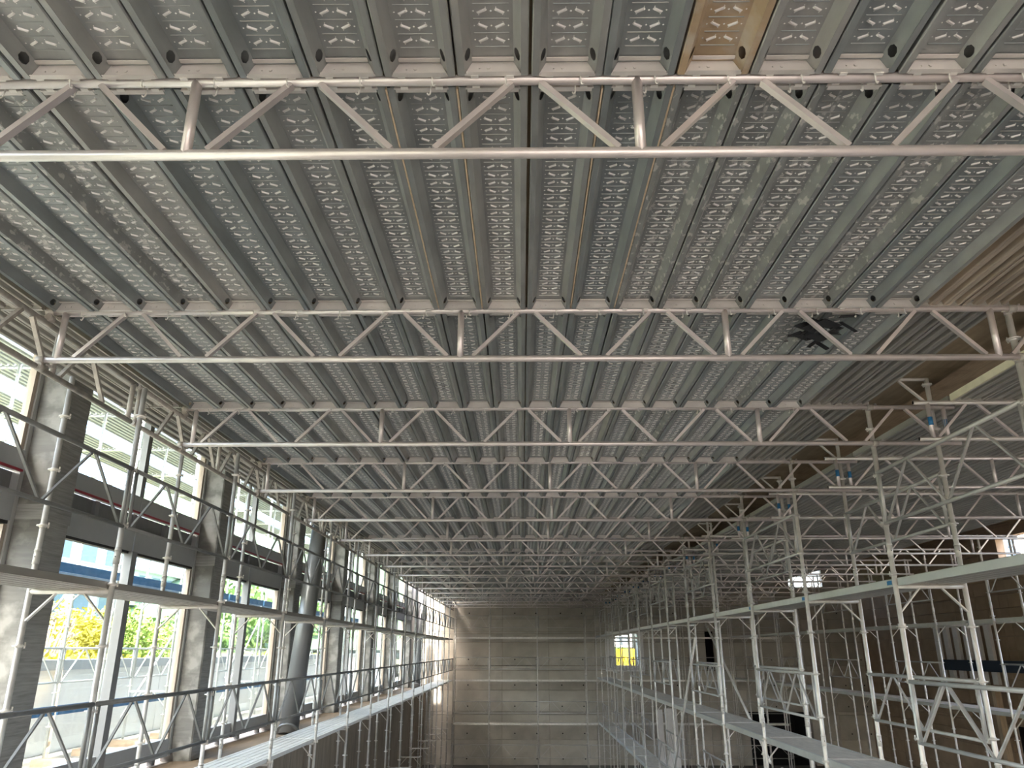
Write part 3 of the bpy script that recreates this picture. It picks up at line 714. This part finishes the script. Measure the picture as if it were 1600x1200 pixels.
def bush(name, x, y, z, rx, ry, rz, n, m, label, group=None, s=.075, twigs=0):
    o = put(name, None, None, w(x, y, z), cat='shrub', label=label, group=group)
    b = MB()
    for i in range(n):
        d = Vector((random.gauss(0, 1), random.gauss(0, 1), random.gauss(0, 1))).normalized(); q = random.uniform(.55, 1.0)
        lump = 1 + .18*math.sin(d.x*7 + y) + .15*math.sin(d.z*9 + d.y*5)
        c = Vector((d.x*rx*q*lump, d.y*ry*q*lump, rz + d.z*rz*q*lump))
        if c.z < 0: c.z = random.uniform(0, .3)
        u = Vector((random.gauss(0, 1), random.gauss(0, 1), random.gauss(0, 1))).normalized(); v = u.orthogonal().normalized()
        a = u*s*random.uniform(.6, 1.3); e = v*s*.5; i0 = len(b.v)
        b.v += [tuple(c-a), tuple(c+e), tuple(c+a), tuple(c-e)]; b.face([i0, i0+1, i0+2, i0+3])
    put('foliage', b.mesh('foliage', m), o, kind='stuff')
    b = MB()
    for i in range(5 + twigs):
        a = random.uniform(0, 6.28); b.tube((0, 0, -.3), (math.cos(a)*rx*.7, math.sin(a)*ry*.7, rz*random.uniform(.8, 1.7)), .03, 5, r1=.008)
    put('branches', b.mesh('branches', 'twig'), o)
bush('yellow_shrub', -12.6, 22.2, -.7, 1.0, 1.7, .92, 3200, 'leaf_yellow', 'bright yellow flowering shrub beyond the parapet', twigs=5)
bush('bare_shrub', -11.4, 19.2, -.7, .7, 1.1, .85, 260, 'twig', 'brownish bare shrub in front of the yellow one', twigs=60)
bush('lime_shrub', -12.8, 25.6, -.8, 1.1, 1.5, 1.05, 3400, 'leaf_lime', 'lime green rounded shrub beside the yellow one')
bush('green_shrub', -13.6, 30.4, -.8, 1.4, 2.6, .85, 4200, 'leaf_lime', 'broad light green shrub behind the second window bay')
bush('dark_shrub', -16.5, 40, -.5, 2.0, 5.0, 1.0, 4200, 'leaf_green', 'dark green hedge-like shrub behind the third window bay', s=.16)
bush('clipped_shrub', -10.4, 18.6, -.95, .9, 5.2, .42, 4200, 'leaf_yellow', 'low yellow ground-cover mound right behind the parapet')
bush('low_hedge', -10.6, 36, -.95, .8, 9.0, .40, 4200, 'leaf_lime', 'low lime hedge along the parapet further back')
for i in range(7):
    bush('garden_tree', -19 - 1.2*(i % 3), 51 + 7*i, 0, 2.6, 3.2, 2.2, 900, ('leaf_green', 'leaf_dark', 'leaf_lime')[i % 3], f'leafy tree on the slope outside, {ORD[i+1]} along from the white building', 'trees on the slope', s=.3)
def hill():
    b = MB(); n = 24
    for r, (d, h) in enumerate(((70, 0), (95, 11), (130, 19), (190, 26))):
        for i in range(n+1):
            a = math.radians(95 + 75*i/n); b.v.append((math.cos(a)*d, math.sin(a)*d, h*(1 + .25*math.sin(i*.9 + r)) if h else 0))
    for r in range(3):
        for i in range(n): b.face([r*(n+1)+i, r*(n+1)+i+1, (r+1)*(n+1)+i+1, (r+1)*(n+1)+i], True)
    return b.mesh('hillside', 'hill')
put('hillside', hill(), None, w(0, 0, 0), kind='structure', label='green wooded hillside far outside the windows', cat='hill')
def building(x, y, lx, ly, h, z0, label, floors, name='white_building'):
    o = put(name, None, None, w(x, y, z0), cat='building', label=label)
    box_part('wall', o, (-lx, 0, 0), (0, ly, h), 'far_white')
    box_part('roof', o, (-lx-.3, -.3, h), (.4, ly+.3, h+.3), 'grey_cap')
    for f in range(floors):
        z = .9 + f*3.0
        box_part('ledge', o, (0, 0, z+1.75), (.5, ly, z+1.9), 'white_render')
        for i in range(int(ly/2.6)):
            fr = box_part('window', o, (-.02, .5+2.6*i, z), (.06, 2.2+2.6*i, z+1.5), 'alu_frame'); 
            box_part('pane', o, (.05, .6+2.6*i, z+.1), (.075, 2.1+2.6*i, z+1.4), 'far_glass')
building(-24, 26, 8, 22, 7.2, .6, 'white two-storey building beyond the shrubs', 2)
o = put('cream_house', None, None, w(25, 24, -2.4), cat='building', label='cream rendered house wall seen through the high far-side opening')
box_part('wall', o, (0, 0, 0), (6, 24, 9.5), 'cream_beam'); box_part('eave', o, (-.4, 0, 9.5), (6, 24, 9.8), 'white_render')
for i in range(5): box_part('window', o, (-.04, 1.5 + 4.6*i, 6.6), (.05, 2.6 + 4.6*i, 8.0), 'far_glass')
building(-34, 56, 8, 26, 9.5, 1.0, 'second white building further up the slope', 3)
# scaffold on the terrace
for i in range(13):
    y = 5.6 + 2.5*i
    for x, nm in ((-6.75, 'inner'), (-7.45, 'outer')):
        standard(x, y, -1.69, 5.2, .35, f'outdoor post on the terrace, {nm} row, {ORD[i+1]} back from the front', f'outdoor {nm} posts', False, m='outdoor_tube')
    for z, nm in ((1.02, 'middle'), (2.72, 'top'), (-.75, 'low')):
        if nm == 'low' and i % 2: continue
        transom(-7.45, -6.75, y, z, f'outdoor bearer with knee braces, {nm} level, {ORD[i+1]} back', f'outdoor {nm} bearers', 'outdoor_tube', False)
    tube_part('canopy_joist', None, w(-9.5, y + .06, 3.98), w(-6.6, y + .06, 3.98), .022, 'outdoor_tube', 6, cat='tube', group='canopy joists outside', label=f'tube carrying the outdoor canopy planks, {ORD[i+1]} back')
    if i < 12:
        guard((-7.45, y, 0), 2.5, 'y', .02, -.5, f'outdoor zigzag guardrail, {ORD[i+1]} bay back', 'outdoor guardrails', False, 'outdoor_tube')
        box_part('toe_board', None, w(-6.71, y + .04, 1.08), w(-6.685, y + 2.46, 1.21), 'blue_board', cat='board', group='blue toe boards outside', label=f'blue toe board of the outdoor scaffold, {ORD[i+1]} bay back')
        if i > 1: box_part('toe_board', None, w(-7.40, y + .04, -.98), w(-7.375, y + 2.46, -.84), 'blue_board', cat='board', group='low blue boards outside', label=f'low blue board of the outdoor scaffold, {ORD[i+1]} bay back')
        for j in range(6):
            o = ribbed_plank(-7.2 - .32*j - (.52 if j > 2 else 0), y + .03, 4.0, 'outdoor_deck', f'pale outdoor canopy plank, {ORD[j+1]} out from the glass, {ORD[i+1]} bay back', 'outdoor canopy planks', False, 'canopy_plank')
        for j in range(2):
            ribbed_plank(-6.92 - .34*j, y + .03, 1.045, 'outdoor_deck', f'outdoor walkway plank, {("inner", "outer")[j]} of two, {ORD[i+1]} bay back', 'outdoor walkway planks', False, 'walkway_plank')
        if i % 2 == 0: tube_part('brace_tube', None, w(-7.54, y, -1.2), w(-7.54, y + 2.5, .9), .0242, 'outdoor_tube', 6, cat='brace', group='outdoor braces', label=f'diagonal brace of the outdoor scaffold, {ORD[i//2+1]} one back')
# timber on the terrace
for i in range(14):
    y = 8.9 + .62*i
    box_part('timber_beam', None, w(-7.2 + .1*(i % 3), y, -1.685 + .1*(i % 2)), w(-5.95 + .06*(i % 2), y + .2, -1.585 + .1*(i % 2)), 'sleeper', cat='timber', group='timber beams on the terrace', label=f'sawn timber beam lying on the terrace, {ORD[i+1]} back from the front')
bar_part('timber_prop', None, w(-8.1, 14.3, -.35), w(-7.35, 13.0, -1.66), .05, .16, 'timber', (0, 0, 1), cat='prop', label='slanted timber prop leaning on the parapet outside')
# machine outside the far window
o = put('site_machine', None, None, w(6.3, 52, -2.4), cat='machine', label='yellow and white site vehicle outside the far window')
for lo, hi, m, nm in (((.15, 0, 1.0), (.95, 3.5, 2.5), 'machine_yellow', 'body'), ((-.3, .4, 2.6), (.9, 2.2, 3.4), 'white_paint', 'cab'), ((-.1, .38, 2.75), (.7, .42, 3.25), 'far_glass', 'windscreen')): box_part(nm, o, lo, hi, m)
for x in (-.2, .8):
    for y in (.6, 2.9): tube_part('wheel', o, (x-.15, y, .42), (x+.15, y, .42), .42, 'black_plastic', 14)
bush('garden_tree', 4.2, 60, -2.4, 4, 3, 3.2, 1500, 'leaf_green', 'leafy tree outside the far window', s=.35)
